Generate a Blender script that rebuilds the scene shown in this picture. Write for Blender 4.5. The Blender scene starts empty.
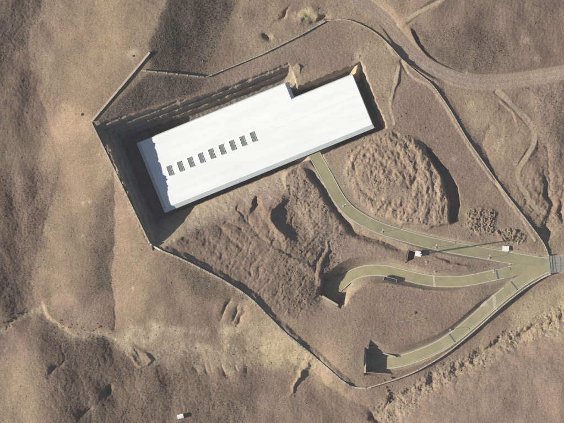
import bpy, bmesh, math, random
import numpy as np
from mathutils import Vector, Matrix

random.seed(7)
RNG = np.random.default_rng(11)
R = math.radians
S = 0.6                       # metres per survey unit (one unit = one photo pixel on the ground)
CX, CY = 282.0, 211.5
SC = bpy.context.scene
COL = SC.collection

# ------------------------------------------------------------------ camera, sky, sun, exposure
cam_d = bpy.data.cameras.new('camera')
cam = bpy.data.objects.new('camera', cam_d); COL.objects.link(cam)
CAM_D = 2500.0
cam.location = (0, 0, CAM_D + 4)
cam.rotation_euler = (0, 0, 0)
cam_d.sensor_width = 36.0
cam_d.lens = 36.0 * CAM_D / (564 * S)
cam_d.clip_start = 10; cam_d.clip_end = 6000
SC.camera = cam

SUN_EL = 28.0
SUN_DIR = 8.7                 # direction the light travels, degrees counter-clockwise from east
w = bpy.data.worlds.new('World'); SC.world = w; w.use_nodes = True
nt = w.node_tree; nt.nodes.clear()
out = nt.nodes.new('ShaderNodeOutputWorld'); bg = nt.nodes.new('ShaderNodeBackground')
sky = nt.nodes.new('ShaderNodeTexSky'); sky.sky_type = 'NISHITA'; sky.sun_disc = False
sky.sun_elevation = R(SUN_EL)
sky.sun_rotation = R(90 - (SUN_DIR + 180))
sky.altitude = 900; sky.air_density = 1.0; sky.dust_density = 1.2
nt.links.new(sky.outputs[0], bg.inputs[0]); nt.links.new(bg.outputs[0], out.inputs[0])
bg.inputs[1].default_value = 0.057
sl = bpy.data.lights.new('sun', 'SUN'); sl.energy = 4.9; sl.angle = R(0.5); sl.color = (1.0, 0.96, 0.88)
so = bpy.data.objects.new('sun', sl); COL.objects.link(so)
d = Vector((math.cos(R(SUN_EL)) * math.cos(R(SUN_DIR)), math.cos(R(SUN_EL)) * math.sin(R(SUN_DIR)), -math.sin(R(SUN_EL))))
so.rotation_euler = d.to_track_quat('-Z', 'Y').to_euler()
so.location = (-300, -50, 300)
SC.view_settings.view_transform = 'Standard'; SC.view_settings.look = 'None'
SC.view_settings.exposure = 0.42; SC.view_settings.gamma = 1; SC.view_settings.use_curve_mapping = False

# ------------------------------------------------------------------ helpers
def X(u): return (u - CX) * S
def Y(v): return (CY - v) * S

def link(name, me, mat=None, parent=None):
    o = bpy.data.objects.new(name, me); COL.objects.link(o)
    if mat and not me.materials: me.materials.append(mat)
    if parent: o.parent = parent
    return o
def thing(name, label, cat, loc=(0, 0, 0), rz=0, group=None):
    o = bpy.data.objects.new(name, None); COL.objects.link(o)
    o.empty_display_size = 1; o.location = loc; o.rotation_euler = (0, 0, rz)
    return tag(o, label, cat, group)
def tag(o, label=None, cat=None, group=None, kind=None):
    if label: o['label'] = label
    if cat: o['category'] = cat
    if group: o['group'] = group
    if kind: o['kind'] = kind
    return o
def copy_tree(o, parent=None):
    c = o.copy(); COL.objects.link(c)
    if parent: c.parent = parent
    for ch in list(o.children): copy_tree(ch, c)
    return c

class MB:
    def __init__(s): s.v = []; s.f = []
    def add(s, vs, fs):
        n = len(s.v); s.v += [tuple(p) for p in vs]; s.f += [tuple(i + n for i in f) for f in fs]; return s
    def box(s, x0, x1, y0, y1, z0, z1):
        vs = [(x, y, z) for z in (z0, z1) for y in (y0, y1) for x in (x0, x1)]
        return s.add(vs, [(0, 2, 3, 1), (4, 5, 7, 6), (0, 1, 5, 4), (2, 6, 7, 3), (0, 4, 6, 2), (1, 3, 7, 5)])
    def tube(s, a, b, r0, r1=None, n=8):
        r1 = r0 if r1 is None else r1
        a = Vector(a); b = Vector(b); q = (b - a).to_track_quat('Z', 'Y')
        vs = []
        for p, r in ((a, r0), (b, r1)):
            for k in range(n):
                t = 2 * math.pi * k / n
                vs.append(p + q @ Vector((r * math.cos(t), r * math.sin(t), 0)))
        fs = [(k, (k + 1) % n, n + (k + 1) % n, n + k) for k in range(n)]
        fs += [tuple(range(n - 1, -1, -1)), tuple(range(n, 2 * n))]
        return s.add(vs, fs)
    def prism(s, pts, z0, z1):
        n = len(pts)
        vs = [(p[0], p[1], z0) for p in pts] + [(p[0], p[1], z1) for p in pts]
        fs = [tuple(range(n - 1, -1, -1)), tuple(range(n, 2 * n))] + [(k, (k + 1) % n, n + (k + 1) % n, n + k) for k in range(n)]
        return s.add(vs, fs)
    def mesh(s, name):
        me = bpy.data.meshes.new(name); me.from_pydata(s.v, [], s.f)
        bm = bmesh.new(); bm.from_mesh(me); bmesh.ops.recalc_face_normals(bm, faces=bm.faces); bm.to_mesh(me); bm.free()
        return me
    def build(s, name, mat, parent=None, bevel=0):
        me = s.mesh(name)
        if bevel:
            bm = bmesh.new(); bm.from_mesh(me)
            bmesh.ops.bevel(bm, geom=list(bm.edges), offset=bevel, segments=1, affect='EDGES'); bm.to_mesh(me); bm.free()
        return link(name, me, mat, parent)

def mat(name, col, rough=0.9, metal=0.0, var=0.15, scale=1.5, bump=0.0, col2=None, spec=0.3, detail=6):
    m = bpy.data.materials.new(name); m.use_nodes = True
    n = m.node_tree.nodes; L = m.node_tree.links
    b = n['Principled BSDF']; b.inputs['Roughness'].default_value = rough; b.inputs['Metallic'].default_value = metal
    b.inputs['Specular IOR Level'].default_value = spec
    tc = n.new('ShaderNodeTexCoord')
    nz = n.new('ShaderNodeTexNoise'); nz.inputs['Scale'].default_value = scale; nz.inputs['Detail'].default_value = detail
    nz.inputs['Roughness'].default_value = 0.65
    L.new(tc.outputs['Object'], nz.inputs['Vector'])
    mx = n.new('ShaderNodeMix'); mx.data_type = 'RGBA'
    c2 = col2 or tuple(c * (1 - var * 1.6) for c in col)
    mx.inputs['A'].default_value = (*[min(1, c * (1 + var * .6)) for c in col], 1) if not col2 else (*col, 1)
    mx.inputs['B'].default_value = (*c2, 1)
    rmp = n.new('ShaderNodeMapRange'); rmp.inputs['From Min'].default_value = 0.3; rmp.inputs['From Max'].default_value = 0.7
    L.new(nz.outputs['Fac'], rmp.inputs['Value']); L.new(rmp.outputs['Result'], mx.inputs['Factor'])
    L.new(mx.outputs['Result'], b.inputs['Base Color'])
    if bump:
        bp = n.new('ShaderNodeBump'); bp.inputs['Strength'].default_value = bump; bp.inputs['Distance'].default_value = 0.15
        L.new(nz.outputs['Fac'], bp.inputs['Height']); L.new(bp.outputs['Normal'], b.inputs['Normal'])
    return m

# ------------------------------------------------------------------ numpy noise and geometry on the survey plane
GT = RNG.random((256, 256)) * 2 * np.pi
GX, GY = np.cos(GT), np.sin(GT)
def perlin(x, y, seed=0):
    x = x + seed * 37.13; y = y + seed * 17.71
    xi = np.floor(x).astype(np.int64); yi = np.floor(y).astype(np.int64)
    fx = x - xi; fy = y - yi
    a0, a1 = xi & 255, (xi + 1) & 255; b0, b1 = yi & 255, (yi + 1) & 255
    sx = fx * fx * fx * (fx * (fx * 6 - 15) + 10); sy = fy * fy * fy * (fy * (fy * 6 - 15) + 10)
    n00 = GX[a0, b0] * fx + GY[a0, b0] * fy
    n10 = GX[a1, b0] * (fx - 1) + GY[a1, b0] * fy
    n01 = GX[a0, b1] * fx + GY[a0, b1] * (fy - 1)
    n11 = GX[a1, b1] * (fx - 1) + GY[a1, b1] * (fy - 1)
    t0 = n00 + sx * (n10 - n00); t1 = n01 + sx * (n11 - n01)
    return (t0 + sy * (t1 - t0)) * 1.5
def fbm(x, y, octv=4, seed=0, gain=0.5):
    s = 0; a = 1; f = 1
    for k in range(octv):
        s = s + a * perlin(x * f, y * f, seed + k * 3); a *= gain; f *= 2.03
    return s
def ridged(x, y, octv=3, seed=0):
    s = 0; a = 1; f = 1
    for k in range(octv):
        s = s + a * (1 - np.abs(perlin(x * f, y * f, seed + k * 3)) * 2); a *= .5; f *= 2.1
    return s
JIT = RNG.random((256, 256, 2)); JH = RNG.random((256, 256))
def lumps(x, y):
    """smooth-topped heaps of uneven height"""
    xi = np.floor(x).astype(np.int64); yi = np.floor(y).astype(np.int64)
    best = np.zeros_like(x)
    for dx in (-1, 0, 1):
        for dy in (-1, 0, 1):
            a = (xi + dx) & 255; b = (yi + dy) & 255
            px = xi + dx + JIT[a, b, 0]; py = yi + dy + JIT[a, b, 1]
            h = (0.35 + 0.65 * JH[a, b]) * np.clip(1 - ((x - px) ** 2 + (y - py) ** 2) / .62, 0, 1) ** 1.2
            best = np.maximum(best, h)
    return best
def sstep(a, b, x):
    t = np.clip((x - a) / (b - a), 0, 1); return t * t * (3 - 2 * t)
def poly_near(pts, U, V):
    """distance to polyline, signed side (+ = left of travel in map view, north up), arc length at the nearest point"""
    best = np.full(U.shape, 1e9); side = np.zeros_like(U); arc = np.zeros_like(U); acc = 0.0
    for (x0, y0), (x1, y1) in zip(pts[:-1], pts[1:]):
        dx, dy = x1 - x0, y1 - y0; L = math.hypot(dx, dy)
        t = np.clip(((U - x0) * dx + (V - y0) * dy) / (L * L), 0, 1)
        d2 = (U - x0 - t * dx) ** 2 + (V - y0 - t * dy) ** 2
        m = d2 < best
        best = np.where(m, d2, best)
        side = np.where(m, np.sign((V - y0) * -dx + (U - x0) * dy), side)
        arc = np.where(m, acc + t * L, arc); acc += L
    return np.sqrt(best), side, arc, acc
def spline(pts, step=3.0):
    """Catmull-Rom through pts, resampled; any number of columns"""
    P = np.array(pts, float); P = np.vstack([2 * P[0] - P[1], P, 2 * P[-1] - P[-2]])
    o = []
    for i in range(1, len(P) - 2):
        n = max(2, int(np.hypot(*(P[i + 1, :2] - P[i, :2])) / step))
        for k in range(n):
            t = k / n
            o.append(.5 * (2 * P[i] + (P[i + 1] - P[i - 1]) * t + (2 * P[i - 1] - 5 * P[i] + 4 * P[i + 1] - P[i + 2]) * t * t
                           + (3 * P[i] - P[i - 1] - 3 * P[i + 1] + P[i + 2]) * t ** 3))
    o.append(P[-2]); return np.array(o)
def sdf_poly(pts, U, V):
    d, _, _, _ = poly_near(list(pts) + [pts[0]], U, V)
    ins = np.zeros(U.shape, bool)
    n = len(pts)
    for i in range(n):
        (x0, y0), (x1, y1) = pts[i], pts[(i + 1) % n]
        c = ((y0 > V) != (y1 > V)) & (U < (x1 - x0) * (V - y0) / (y1 - y0 + 1e-12) + x0)
        ins ^= c
    return np.where(ins, -d, d)

# ------------------------------------------------------------------ the grid
def axis(lo, hi, step, far):
    core = list(np.arange(lo, hi + step, step)); a = core[-1]; st = step; hi_ = []
    while a < hi + far: st *= 1.22; a += st; hi_.append(a)
    a = core[0]; st = step; lo_ = []
    while a > lo - far: st *= 1.22; a -= st; lo_.append(a)
    return np.array(lo_[::-1] + core + hi_)
STEP = 0.62
ua = axis(-30, 594, STEP, 1500); va = axis(-30, 453, STEP, 1500)
U, V = np.meshgrid(ua, va)
Uc = np.clip(U, -40, 604); Vc = np.clip(V, -40, 463)
core = np.exp(-((U - Uc) ** 2 + (V - Vc) ** 2) / 200 ** 2)

# macro relief: survey points (u, v, metres)
CP = """45,0,17 32,40,16.5 35,90,16 60,170,9.5 45,230,4 32,290,-1 38,308,-3 0,0,20 0,60,19.5 0,120,18.5 0,180,15 10,230,10 0,290,5
170,0,28 156,40,30 150,55,30 120,90,29 93,124,28.5 100,0,20.5 100,50,21.5 70,90,19 60,130,16 200,20,22 230,0,17 230,40,15.5 210,77,16.5 190,55,22
260,40,15 290,20,15 300,0,14 330,20,13 345,40,11 300,60,12 250,75,14 200,90,17.5 150,100,23 115,115,27
105,150,28 118,180,24 137,213,20.2 150,243,18 115,215,15 114,250,9.5 113,290,3 113,325,-2 85,200,16.5 88,250,12 78,300,3
140,260,15.5 140,290,9 150,320,1 180,300,9 180,330,-1 200,280,12.5 180,258,16 230,285,10.5 260,310,6 290,335,2 330,372,-4 350,388,-6 370,392,-7 395,382,-7
200,225,13.5 230,210,11 250,192,9 230,250,13 260,240,11 290,200,9.5 300,180,9 270,270,9 300,260,9 310,230,7 310,290,3.6 316,300,2.2 317,282,3 320,320,2 350,330,1.5 360,300,2 345,365,0.5
400,310,-1 400,330,-2 440,310,-3 450,330,-5 480,310,-5 430,345,-5 318,160,7 311,172,6.8 331,202,5.4 345,222,4.4 350,212,4 420,240,1 553,265,-6 330,140,8 370,110,8
400,60,10 420,110,6 390,120,8 440,140,3 470,180,0 500,200,-2 530,230,-4 355,0,14 385,25,12 410,55,9 440,75,7 480,82,5 520,82,4 564,72,4
420,20,15 450,0,16 450,40,13.5 480,55,9.5 500,20,12.5 540,40,9 564,20,9 564,50,7 430,5,16 480,110,3.5 486,140,.6 512,110,3.5 515,150,1 540,110,3 564,110,3.5 545,150,-.5 564,160,-3 530,190,-3 564,200,-5 564,230,-6 564,262,-7
564,300,-9.5 530,297,-9.3 505,317,-9.6 480,337,-9.9 455,357,-9.9 520,325,-9.5 480,350,-9.8 440,368,-9.5 400,392,-10 380,402,-10 564,330,-4 530,350,-4 490,370,-5 450,388,-5 410,412,-6 564,380,-1 520,400,-2 564,423,0 480,423,-2.5 430,423,-4
60,328,-5 110,337,-6 150,345,-7 200,350,-7.5 260,350,-8 310,370,-9 340,395,-10 370,412,-11 0,335,0 40,350,4 42,385,7.5 45,415,8.5 15,423,6 0,400,3 80,370,1.5 110,395,-1 150,380,-3 150,423,-1 200,400,-3.5 240,380,-5 240,423,-4 300,410,-7 300,385,-7.5 350,423,-9"""
CP = np.array([[float(t) for t in p.split(',')] for p in CP.split()])
lw = (CP[:, 0] < 112) & (CP[:, 1] > 130) | (CP[:, 0] < 260) & (CP[:, 1] > 300)
CP[lw, 2] = 3 + (CP[lw, 2] - 3) * .8
def tps_fit(P):
    n = len(P); D = np.hypot(P[:, None, 0] - P[None, :, 0], P[:, None, 1] - P[None, :, 1])
    K = np.where(D > 0, D * D * np.log(D + 1e-9), 0) + 160.0 * np.eye(n)
    Q = np.c_[np.ones(n), P[:, :2] / 100]
    A = np.zeros((n + 3, n + 3)); A[:n, :n] = K; A[:n, n:] = Q; A[n:, :n] = Q.T
    return np.linalg.solve(A, np.r_[P[:, 2], 0, 0, 0])
def tps_eval(P, c, u, v):
    r = c[-3] + c[-2] * u / 100 + c[-1] * v / 100
    for (pu, pv, _), k in zip(P, c[:-3]):
        d2 = (u - pu) ** 2 + (v - pv) ** 2
        r = r + k * .5 * d2 * np.log(d2 + 1e-9)
    return r
cf = tps_fit(CP)
uu = np.linspace(-42, 606, 433); vv = np.linspace(-42, 465, 339)
Gu, Gv = np.meshgrid(uu, vv); Gz = tps_eval(CP, cf, Gu, Gv)
def bilin(gu, gv, G, u, v):
    a = np.clip((u - gu[0]) / (gu[1] - gu[0]), 0, len(gu) - 1.001); b = np.clip((v - gv[0]) / (gv[1] - gv[0]), 0, len(gv) - 1.001)
    i = a.astype(int); j = b.astype(int); fa = a - i; fb = b - j
    return (G[j, i] * (1 - fa) + G[j, i + 1] * fa) * (1 - fb) + (G[j + 1, i] * (1 - fa) + G[j + 1, i + 1] * fa) * fb
H = bilin(uu, vv, Gz, Uc, Vc)
H = H + (1 - core) * fbm(U / 260, V / 260, 4, 50) * 16

# wobble used to make drawn outlines uneven
WU = fbm(U / 16, V / 16, 4, 5) * 3.0; WV = fbm(U / 16, V / 16, 4, 9) * 3.0
Uw, Vw = U + WU, V + WV
def window(pts, m):
    p = np.array(pts); i0, i1 = np.searchsorted(ua, [p[:, 0].min() - m, p[:, 0].max() + m]); j0, j1 = np.searchsorted(va, [p[:, 1].min() - m, p[:, 1].max() + m])
    return slice(j0, j1), slice(i0, i1)
def crease(pts, depth, width, wob=1.0, sharp=1.0):
    pts = [tuple(p) for p in spline(pts, 6)]; w_ = window(pts, width * 5)
    d, s, a, L = poly_near(pts, U[w_] + WU[w_] * wob, V[w_] + WV[w_] * wob)
    fade = sstep(0, 12, a + .01) * sstep(0, 12, L - a + .01)
    H[w_] -= depth * np.exp(-(d / width) ** sharp) * fade
def scarp(pts, h, fall, width, wob=.6):
    """ground stands h higher on the left of the line and dies away over fall units"""
    pts = [tuple(p) for p in spline(pts, 6)]; w_ = window(pts, fall * 3 + 10)
    d, s, a, L = poly_near(pts, U[w_] + WU[w_] * wob, V[w_] + WV[w_] * wob)
    sd = d * s; fade = sstep(0, 10, a + .01) * sstep(0, 10, L - a + .01)
    H[w_] += h * sstep(-width, 0, sd) * np.exp(-np.maximum(sd, 0) / fall) * fade * (1 + .25 * fbm(U[w_] / 9, V[w_] / 9, 2, 31))
def blob(u, v, ru, rv, h, rot=0, p=2, wob=1):
    m = 3 * max(ru, rv); w_ = window([(u, v)], m)
    x = U[w_] + WU[w_] * wob - u; y = V[w_] + WV[w_] * wob - v; c, s_ = math.cos(R(rot)), math.sin(R(rot))
    q = ((x * c + y * s_) / ru) ** 2 + ((-x * s_ + y * c) / rv) ** 2
    H[w_] += h * np.exp(-q ** (p / 2))

# drainage lines and sharp valley bottoms
crease([(46, -20), (43, 8), (30, 38), (33, 70), (48, 120), (60, 165), (48, 215), (36, 255), (31, 290), (38, 308)], .7, 10, .6)
crease([(116, 160), (115, 215), (114, 250), (112, 275), (114, 300), (113, 335)], 2.0, 8, .7)
crease([(-10, 335), (20, 318), (38, 308), (50, 322), (62, 330), (110, 338), (145, 348), (200, 352), (262, 352), (310, 372), (345, 398), (372, 412), (380, 440)], 1.4, 8)
crease([(300, 262), (330, 240), (322, 270)], .8, 4)
crease([(488, 120), (486, 150), (500, 185)], 1.4, 10)
crease([(545, 140), (552, 185), (550, 215), (545, 240)], 1.5, 7)
crease([(48, 380), (55, 370), (66, 358)], 2.6, 3)
crease([(103, 402), (109, 392), (114, 378)], 3.6, 4)
crease([(75, 423), (85, 412), (96, 403)], 2.4, 4)
for k in range(9):     # short eroded ribs at the wash rim
    u0 = 182 + k * 8 + (k * 7 % 5); crease([(u0, 362 - k % 4), (u0 + 4, 371), (u0 + 6 + k % 3, 376 + 3 * (k % 3))], .5 + .35 * (k * 3 % 4), 2.2 + .5 * (k % 3))
for q in ([(219, 325), (222, 312), (232, 300), (236, 296)], [(226, 326), (238, 310), (240, 300)], [(231, 328), (244, 312), (244, 302)]): crease(q, 2.6, 2.6)
# bluffs, cut banks and terraces
scarp([(302, 166), (320, 194), (339, 221), (351, 233)][::-1], 1.3, 16, 2.0, .5)
crease([(305, 164), (324, 192), (343, 219), (357, 233), (378, 241), (410, 252)], 2.4, 3.6, .5, 2)  # hollow added below the crest to hold a strip of shadow
scarp([(352, 232), (372, 240), (392, 246), (412, 250)][::-1], .8, 8, 2, .9)
scarp([(428, 256), (450, 264), (475, 268)][::-1], 1.0, 6, 3)
scarp([(262, 232), (275, 250), (300, 262), (317, 268), (331, 236)][::-1], .6, 8, 3)
scarp([(316, 282), (322, 262), (330, 244)], 1.6, 10, 3)
scarp([(371, 425), (392, 403), (420, 392), (446, 377), (470, 365), (497, 347), (518, 338), (545, 327), (580, 312)][::-1], -2.0, 22, 9, 1.8)
scarp([(40, 300), (52, 318), (66, 328)], 1.2, 7, 3)
scarp([(126, 352), (140, 366), (150, 361), (140, 350)], 1.4, 7, 3)
scarp([(410, 26), (417, 43), (431, 58), (452, 71.5), (472, 77)], -3.0, 7, 1.2, .3)
scarp([(385, 42), (400, 58), (425, 74), (445, 87)], 1.0, 6, 3, .3)
scarp([(388, 100), (396, 84), (400, 62)], .9, 8, 2.5, .3)
scarp([(497, 98), (512, 112), (519, 128)], 1.0, 8, 2, .4)
blob(300, 378, 1.6, 16, 2.2, 33); blob(305, 366, 2, 8, 1.2, 25)
blob(282, 16, 1.8, 9, -1.8, 38); blob(267, 37, 4, 3.5, -2.4); blob(302, 19, 7, 5, 2.2); blob(312, 12, 9, 5, 1.5); blob(321, 20, 8, 3, -3.2, -15)
blob(548, 190, 2.5, 12, -2.0, -10); blob(549, 232, 4, 7, -2.2); blob(562, 212, 3, 9, -1.6)
# scoops below the hall
blob(256, 203, 4.5, 9, -3.2, -8); blob(291, 219, 14, 17, -2.0, -35, 4, .8)
scarp([(290, 198), (278, 204), (271, 214), (273, 225), (283, 234), (298, 242)][::-1], 2.1, 12, 2.2, .5)
scarp([(262, 191), (254, 195), (251, 204), (255, 213)][::-1], 2.4, 8, 2, .5)
scarp([(238, 196), (232, 203), (236, 212), (246, 220)][::-1], 1.6, 8, 2, .5)
for q in ([(236, 208), (248, 224), (264, 240), (280, 252)], [(222, 214), (238, 228), (258, 246)], [(212, 222), (232, 240), (250, 254)], [(262, 214), (270, 232), (284, 246)]): crease(q, 1.0, 4, .8)
crease([(329, 242), (320, 258), (312, 278)], 2.0, 2.6, .5); blob(236, 207, 4, 8, -2.4, 30); blob(247, 198, 3, 10, 1.8, 20); blob(268, 200, 5, 13, 2.0, 20)
blob(221, 312, 8, 8, 1.5)

# spoil mound
MOUND = [(349, 150), (366, 139), (392, 130), (416, 139), (428, 155), (440, 176), (447, 200), (449, 222), (432, 226), (400, 222), (372, 215), (354, 196), (346, 172)]
wm = window(MOUND, 30)
sm = sdf_poly(MOUND, Uw[wm], Vw[wm])
sm2 = sdf_poly(MOUND, U[wm] + .4 * WU[wm], V[wm] + .4 * WV[wm])
eastness = sstep(-20, 40, (U[wm] - 400) + .5 * (V[wm] - 170))
up = sstep(3 + 1 * (1 - eastness), -9 * (1 - eastness) - .5, sm2)
H[wm] += up * (1.6 + 1.5 * eastness)
calm = 1.25 * np.exp(-(((U[wm] - 396) / 17) ** 2 + ((V[wm] - 192) / 8) ** 2)) + np.exp(-(((U[wm] - 361) / 8) ** 2 + ((V[wm] - 185) / 20) ** 2))
mx0, my0 = U[wm] - 372, (V[wm] - 188) * .8
mr = np.hypot(mx0, my0) + .6 * WU[wm]; mt = np.arctan2(my0, mx0) * 38 + .6 * WV[wm]
lump_m = sstep(1, -2.5, sm2) * np.clip(1 - calm, 0, 1)
H[wm] += lump_m * (.62 * lumps(mr / 3.8 + .2 * WV[wm], mt / 8.0) + .32 * fbm(U[wm] / 3.0, V[wm] / 4.2, 3, 33) + .35 * np.sin(mr / 2.1 + 1.2 * fbm(U[wm] / 9, V[wm] / 14, 2, 36)) - .4)
# hollow added along the east foot of the mound to darken its shadow
HOL = [(427, 148), (434, 153), (447, 170), (458, 187), (461, 205), (456, 221), (450, 222), (449, 200), (442, 178), (431, 159)]
wh = window(HOL, 14); sh_ = sdf_poly(HOL, U[wh] + .35 * WU[wh], V[wh] + .35 * WV[wh])
H[wh] -= 3.8 * sstep(.8, -1.6, sh_)
blob(414, 180, 4, 7, -2.4); blob(407, 184, 6, 3, -1.0)
crease([(372, 141), (357, 156), (356, 176), (366, 194), (386, 203)], .9, 2.5, .6); crease([(380, 204), (404, 203), (424, 196), (436, 180)], .8, 2.5, .6)

DIRT0 = spline([(330, -45), (366, 6), (384, 20), (400, 40), (416, 57), (440, 72), (470, 81.5), (500, 82), (530, 78), (570, 71.5), (640, 60)], 8)
# general roughness
d_dirt0 = poly_near([tuple(p[:2]) for p in DIRT0], U, V)[0]
def soft(pts, a=8):
    return sstep(a, -a, sdf_poly(pts, Uw, Vw))
Z_NW = [(-60, -60), (47, -60), (45, 0), (37, 22), (27, 44), (4, 62), (-60, 66)]
Z_NWB = [(-60, 55), (20, 45), (34, 70), (58, 102), (46, 132), (-60, 138)]
Z_RIDGE = [(178, -60), (170, 0), (150, 46), (153, 62), (150, 71), (205, 76), (216, 50), (226, 30), (238, 0), (260, -60)]
Z_PLOT = [(150, 75), (205, 80), (200, 92), (150, 107), (106, 126), (97, 122)]
Z_NE = [(413, 30), (440, 27), (500, 33), (506, 55), (482, 76), (450, 71), (425, 52)]
Z_S = [(48, 345), (62, 335), (112, 343), (150, 366), (200, 374), (240, 392), (238, 480), (50, 480), (46, 390)]
Z_V2 = [(94, 205), (111, 185), (113, 292), (96, 292)]
Z_W = [(-60, 185), (30, 178), (56, 178), (44, 225), (30, 288), (30, 305), (-60, 325)]
Z_E = [(535, 90), (640, 80), (640, 200), (552, 160)]
Z_SW = [(178, 262), (205, 272), (246, 297), (236, 302), (212, 300), (190, 290)]
Z_SLOPE = [(172, 240), (235, 200), (300, 165), (345, 225), (330, 300), (290, 320), (240, 288)]
Z_WASH = [(36, 305), (50, 320), (66, 329), (112, 333), (150, 322), (200, 330), (250, 322), (300, 338), (318, 362), (300, 385), (285, 370), (255, 366), (228, 372), (180, 362), (146, 366), (128, 354), (100, 340), (64, 336), (40, 318)]
Z_BLUFF = [(380, 425), (376, 405), (410, 386), (440, 366), (480, 352), (512, 330), (560, 306), (620, 290), (620, 315), (564, 330), (520, 346), (496, 362), (462, 376), (430, 395), (400, 425)]
m_nw, m_ridge, m_plot, m_ne, m_s, m_v2, m_w, m_e, m_sw = [soft(z, a_) for z, a_ in ((Z_NW, 10), (Z_RIDGE, 8), (Z_PLOT, 8), (Z_NE, 7), (Z_S, 13), (Z_V2, 9), (Z_W, 20), (Z_E, 14), (Z_SW, 8))]
m_ridge = sstep(3, -3, sdf_poly(Z_RIDGE, U + WU * .6, V + WV * .6)) * (1 - .75 * sstep(185, 232, U + V * .35 + WU * 3))
m_plot = sstep(2, -2, sdf_poly(Z_PLOT, U, V))
m_nwb = soft(Z_NWB, 14); m_slope = soft(Z_SLOPE, 8); m_wash = soft(Z_WASH, 4); m_bluff = soft(Z_BLUFF, 3)
rough = .17 + .5 * m_nwb + .55 * m_nw + .3 * m_ridge + .3 * m_plot + .25 * m_ne + .42 * m_s + .4 * m_w + .25 * m_e + .5 * m_slope + .25 * m_wash + .45 * m_bluff
right = sstep(470, 520, U) * sstep(240, 180, V) * .25
rough = (rough + right) * .7
H += rough * (fbm(U / 26, V / 26, 2, 70) * 1.2 + fbm(U / 9, V / 9, 3, 77) * .34)
# rolling swells on the open hillsides, none on the graded site
site = sdf_poly([(93, 122), (150, 243), (230, 285), (290, 335), (350, 388), (400, 385), (470, 345), (553, 275), (553, 255), (480, 155), (400, 55), (345, 15), (300, 35), (206, 78), (150, 60)], U, V)
open_ = sstep(6, 45, site) * sstep(2, 14, d_dirt0)
H += open_ * (fbm(U / 52 + 3, V / 70, 2, 64) * 1.55 + fbm(U / 24, V / 34, 2, 66) * .5)
H -= m_slope * .55 * np.clip(ridged((U + V) / 16 + .12 * WU, (V - U) / 34, 3, 83) - .6, 0, 2)
# rills running down the slopes
ang = fbm(U / 90, V / 90, 2, 61) * 1.0
ru_ = (U * np.cos(.5 + ang) + V * np.sin(.5 + ang)); rv_ = (-U * np.sin(.5 + ang) + V * np.cos(.5 + ang))
H -= (.03 + .3 * m_s + .22 * m_slope + .55 * m_bluff + .3 * m_nw + .2 * m_w) * np.clip(ridged(U / 13 + WU * .1, V / 22 + WV * .1, 3, 81) - .75, 0, 2) * .9
H += m_slope * sstep(-14, -20, (U - 165) * -.376 + (V - 213) * -.927) * .28 * lumps(U / 2.4 + WU * .3, V / 3.0) * sstep(255, 285, U)
n2w = fbm(U / 15, V / 15, 3, 68)
bs, bt = .87 * Uw - .5 * Vw, .5 * U + .87 * V
H -= m_bluff * (.55 * np.clip(ridged(bs / 13 + .5 * n2w, bt / 34, 3, 88) - .7, 0, 2) - .35 * n2w)
WALL_S = [(150.5, 244), (163, 251), (180, 258), (206, 271), (228, 283), (250, 298), (268, 316), (285, 333), (308, 352), (330, 371), (343, 382), (354, 388)]
WALL_E = [(401, 59), (416, 72), (430, 83), (450, 110), (466, 137), (482, 160), (505, 192), (527, 220), (544, 243)]
for wl, hh_ in ((WALL_S, 1.7), (WALL_E, .5)):
    sp_ = spline(wl, 6); t_ = np.gradient(sp_, axis=0); t_ /= np.hypot(t_[:, 0], t_[:, 1])[:, None]
    off = sp_ + np.c_[t_[:, 1], -t_[:, 0]] * 1.6          # foot of the bank, on the inner side of the wall
    scarp([tuple(p) for p in off][::-1], hh_, 15, 6, .5)
# rubble heaps east of the mound
n3_ = fbm(U / 2.6, V / 2.6, 3, 53)
for zz in ([(466, 212), (480, 208), (497, 212), (496, 228), (478, 236), (468, 228)], [(496, 233), (512, 228), (526, 236), (522, 244), (502, 242)]):
    m = soft(zz, 2.5); H += m * (.8 * lumps(Uw / 3.4 + n3_ * .3, Vw / 3.9) + .8 * np.abs(n3_))
H += sstep(40, 20, np.hypot(U - 548, V - 200)) * .8 * lumps(Uw / 5, Vw / 6)

# ------------------------------------------------------------------ pit of the hall
AX = np.array([217., -88.]) / math.hypot(217, 88); NX = np.array([AX[1], -AX[0]])      # along the hall, across (towards map north)
O0 = np.array([165., 213.])
A_ = (U - O0[0]) * AX[0] + (V - O0[1]) * AX[1]; N_ = (U - O0[0]) * NX[0] + (V - O0[1]) * NX[1]
def hall(a, n): return (O0[0] + AX[0] * a + NX[0] * n, O0[1] + AX[1] * a + NX[1] * n)
FLOOR, ROOF = -2.0, 10.0
aw = A_ + fbm(U / 9, V / 9, 3, 91) * 1.1; nw = N_ + fbm(U / 9, V / 9, 3, 95) * 1.0
ss = 1.5 + 5.0 * sstep(20, 70, A_)
def terr(x, n):            # cut face with benches, x in units from the toe
    t = x / n; k = np.floor(t); f = t - k
    return (k + np.where(f < .5, f * .12, .06 + (f - .5) / .5 * .94)) * n
cw = terr(np.maximum(-9 - aw, 0), 5.6) * S * 2.55
cn = terr(np.maximum(nw - 79 - .022 * np.maximum(90 - A_, 0), 0), 5.2) * S * 2.15
cn2 = np.maximum(nw - 61.5, 0) * S * 4.0
ce = np.maximum(aw - 232.5, 0) * S * 3.0
xs_ = np.maximum(-3.2 - N_ - .5 * (nw - N_), 0) * S
gen = sstep(150, 120, A_); g2 = sstep(-5, 60, A_)
cs = xs_ * ss * (1 - gen) + np.minimum(xs_ * 6, .8 + 5.6 * g2 + xs_ * (1.15 - .73 * g2)) * gen
H += np.exp(-((A_ + 27) / 3.2) ** 2) * sstep(-24, -14, N_) * sstep(104, 92, N_) * 1.5 * lumps(U / 3.3, V / 3.3)
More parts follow.
